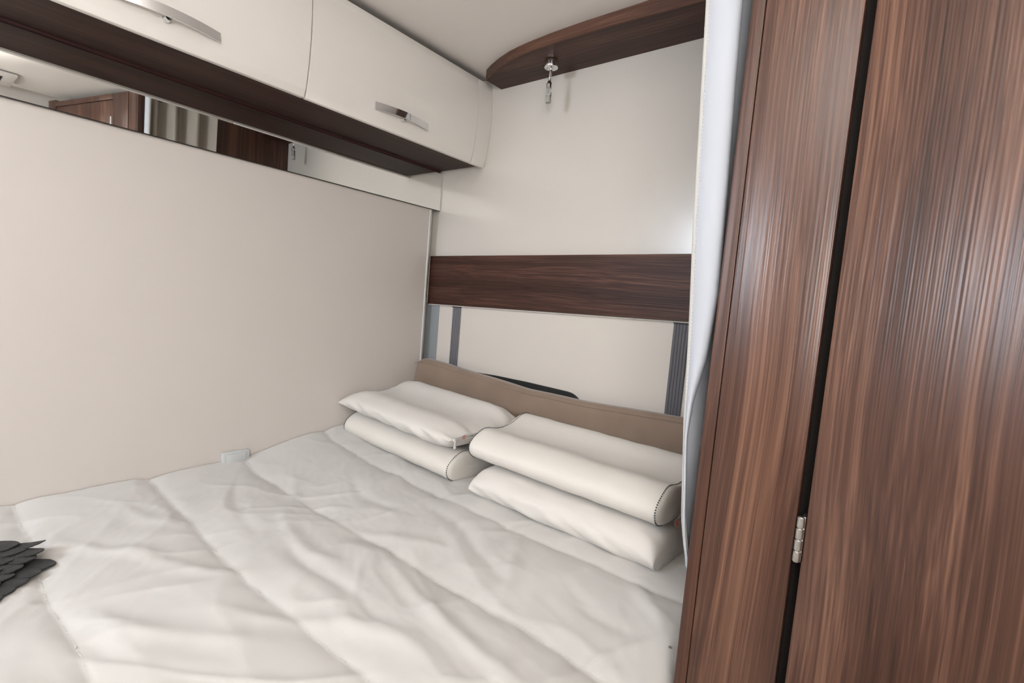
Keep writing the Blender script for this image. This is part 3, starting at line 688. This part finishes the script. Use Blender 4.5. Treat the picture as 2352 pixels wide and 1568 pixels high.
# ------------------------------------------------------------------ wardrobe: post, door with hinge, upper door
wd = thing('wardrobe', (1.70, -0.72, -1.20), 'tall walnut wardrobe front filling the right side of the picture', 'wardrobe')
obj('post_edge', box(1.4720, 1.4915, -0.7300, -0.702, -1.1995, 0.892, 0.003, 2), M['wood_edge_z'], wd, smooth='auto')
obj('post', box(1.4925, 1.6125, -0.7310, -0.702, -1.1995, 0.892, 0.0012, 2), M['wood_z'], wd, smooth='auto')
obj('gap_backing', box(1.600, 1.66, -0.699, -0.692, -1.1995, 0.905), M['dark'], wd)
ANG = math.radians(-15)
def door_bm(x0, x1, z0, z1, th=0.02, bev=0.0015, bm=None, y=0.0): return box(x0, x1, y, y + th, z0, z1, bev, 2, bm)
def leaf(name, bm, m, parent, smooth='auto'):
    """door leaf in its own swung coordinates, hinge line at (1.6245,-0.731)"""
    me = bpy.data.meshes.new(name); bm.to_mesh(me); bm.free(); me.materials.append(m)
    for p in me.polygons: p.use_smooth = True
    o = bpy.data.objects.new(name, me); COL.objects.link(o); o.parent = parent
    wl = Vector((1.6245, -0.731, Z0))
    if parent.get('swung'): o.location = (0, 0, 0)
    else: o.location = wl - Vector(parent['w0']); o.rotation_euler = (0, 0, ANG); o['swung'] = 1
    o['w0'] = tuple(wl)
    md = o.modifiers.new('edge_split', 'EDGE_SPLIT'); md.split_angle = math.radians(38)
    return o
DW = 0.735
dr = leaf('door', door_bm(0.0, DW, -1.195, 0.62), M['wood_z'], wd)
ud = leaf('upper_door', door_bm(0.0, 0.13, 0.624, 0.895), M['wood_z'], wd)
leaf('top_rail', door_bm(0.1305, DW - 0.07, 0.868, 0.895), M['wood_z'], ud)
leaf('stile', door_bm(DW - 0.0695, DW, 0.624, 0.905), M['wood_z'], ud)
leaf('inset_panel', door_bm(0.134, DW - 0.0735, 0.624, 0.8645, 0.014, 0.0015, None, 0.003), M['wood_z'], ud)
# hinge in the gap
hg = bmesh.new()
hz0, hz1 = -0.329, -0.264; n = 4
hx, hy = 1.6185, -0.7335
hroot = obj('hinge', lathe([(0.0034, hz0), (0.0034, hz1)], (hx, hy, 0), 14), M['steel'], dr if False else wd, smooth='auto'); hroot['label'] = 'satin steel hinge'
for k in range(n):
    a = hz0 + (hz1 - hz0) * k / n + 0.0009; b = hz0 + (hz1 - hz0) * (k + 1) / n - 0.0009
    obj('knuckle', lathe([(0.0044, a), (0.0050, a + 0.0006), (0.0050, b - 0.0006), (0.0044, b)], (hx, hy, 0), 18), M['steel'], hroot, smooth='auto')
obj('hinge_plate', box(1.6195, 1.6240, -0.7325, -0.7120, hz0, hz1, 0.0004, 1), M['steel'], hroot)
hu = obj('hinge', lathe([(0.004, 0.70), (0.004, 0.775)], (1.745, -0.772, 0), 14), M['zip'], wd, smooth='auto'); hu['label'] = 'small white hinge'

# ------------------------------------------------------------------ small fittings
fx = thing('wall_socket', (0.055, -0.812, -0.62), 'small pale plastic fitting on the side wall just above the duvet', 'socket')
obj('plate', box(0.0455, 0.059, -0.857, -0.772, -0.63, -0.557, 0.004, 3), M['plastic'], fx, smooth='auto')
obj('cover_cap', box(0.0592, 0.063, -0.845, -0.784, -0.625, -0.563, 0.002, 2), M['plastic'], fx, smooth='auto')
zc_ = lerp_tab(2.2, CEIL)
cv = thing('ceiling_vent', (2.2, -1.1, zc_ - 0.03), 'square white roof vent seen only in the left end of the mirror', 'vent')
obj('frame', box(2.08, 2.33, -1.24, -1.075, zc_ - 0.022, zc_ - 0.008, 0.004, 2), M['white'], cv, smooth='auto')
for k in range(3): obj('slot', box(2.14, 2.30, -1.215 + k * 0.04, -1.203 + k * 0.04, zc_ - 0.0235, zc_ - 0.0222), M['dark'], cv)

# ------------------------------------------------------------------ charcoal felt petal cushion at the foot of the bed
fc = thing('felt_cushion', (0.40, -1.43, -0.60), 'charcoal felt cushion with overlapping petals cut by the left frame edge', 'cushion')
cz = duv_z(0.40, -1.45)
obj('body', lathe([(0.01, -0.012), (0.075, -0.010), (0.085, 0.0), (0.075, 0.008), (0.01, 0.011)], (0.36, -1.485, cz + 0.012), 30), M['felt'], fc, smooth=True)
def petal(cx, cy, zb, ang, ln, wdt, lift, curl):
    b2 = bmesh.new(); nu, nv = 12, 8; ca, sa = math.cos(ang), math.sin(ang)
    def P(u, v, dz):
        t = u; wv = wdt * max(math.sqrt(max(1 - abs(2 * t - 1) ** 2.3, 0.0)), 0.45 * (1 - t) if t < 0.5 else 0.02)
        a = ln * t; b = (v - 0.5) * wv
        z = zb + lift * t + curl * t * t * t - 0.10 * abs(b) * 1.2 + 0.002 * noise.noise((cx * 30 + t * 3, b * 40, 2)) + dz
        return (cx + a * ca - b * sa, cy + a * sa + b * ca, z)
    grid(lambda u, v: P(u, v, 0.0), nu, nv, b2); grid(lambda u, v: P(u, v, -0.0022), nu, nv, b2)
    bmesh.ops.remove_doubles(b2, verts=b2.verts, dist=1e-5)
    es = [e for e in b2.edges if e.is_boundary]; bmesh.ops.bridge_loops(b2, edges=es)
    return b2
R_ = math.radians
TIPS = [ # (tip x, tip y, height over cloth, heading, length, width, lift, curl): lower row first
    (0.505, -1.398, 0.003, 38, 0.066, 0.054, 0.000, 0.000), (0.484, -1.378, 0.003, 38, 0.066, 0.054, 0.000, 0.000), (0.466, -1.359, 0.004, 38, 0.066, 0.054, 0.000, 0.000),
    (0.443, -1.337, 0.005, 38, 0.066, 0.054, 0.000, 0.000), (0.421, -1.313, 0.006, 36, 0.072, 0.056, 0.000, 0.000),
    (0.462, -1.395, 0.007, 38, 0.064, 0.056, 0.001, 0.000), (0.440, -1.375, 0.008, 38, 0.066, 0.056, 0.001, 0.000), (0.420, -1.359, 0.010, 38, 0.070, 0.058, 0.001, 0.000), (0.400, -1.339, 0.012, 36, 0.076, 0.058, 0.001, 0.000),
    (0.410, -1.385, 0.012, 38, 0.070, 0.058, 0.001, 0.000), (0.385, -1.368, 0.014, 36, 0.074, 0.060, 0.001, 0.000),
    (0.386, -1.322, 0.015, 42, 0.080, 0.050, 0.002, 0.003), (0.365, -1.348, 0.017, 38, 0.080, 0.062, 0.002, 0.001),
    (0.362, -1.315, 0.018, 46, 0.085, 0.040, 0.000, 0.012), (0.340, -1.356, 0.020, 40, 0.080, 0.064, 0.002, 0.000)]
TIPS = [(x - 0.004, y, h * 1.15, a + (3 if i % 2 else -3), ln * 0.82, wd_ * 0.70, li, cu) for i, (x, y, h, a, ln, wd_, li, cu) in enumerate(TIPS)]
PET = [(x - ln * math.cos(R_(a)), y - ln * math.sin(R_(a)), h, R_(a), ln, wd_, li, cu) for x, y, h, a, ln, wd_, li, cu in TIPS]
for (x, y, hz, an, ln, wdt, lift, curl) in PET:
    ex, ey = x + ln * math.cos(an), y + ln * math.sin(an)
    z0 = max(duv_z(x, y), duv_z(ex, ey)) + hz
    obj('petal', petal(x, y, z0, an, ln, wdt, lift, curl), M['felt'], fc, smooth='auto')

for o in sc.objects:
    for k in ('w0', 'swung'):
        if k in o: del o[k]
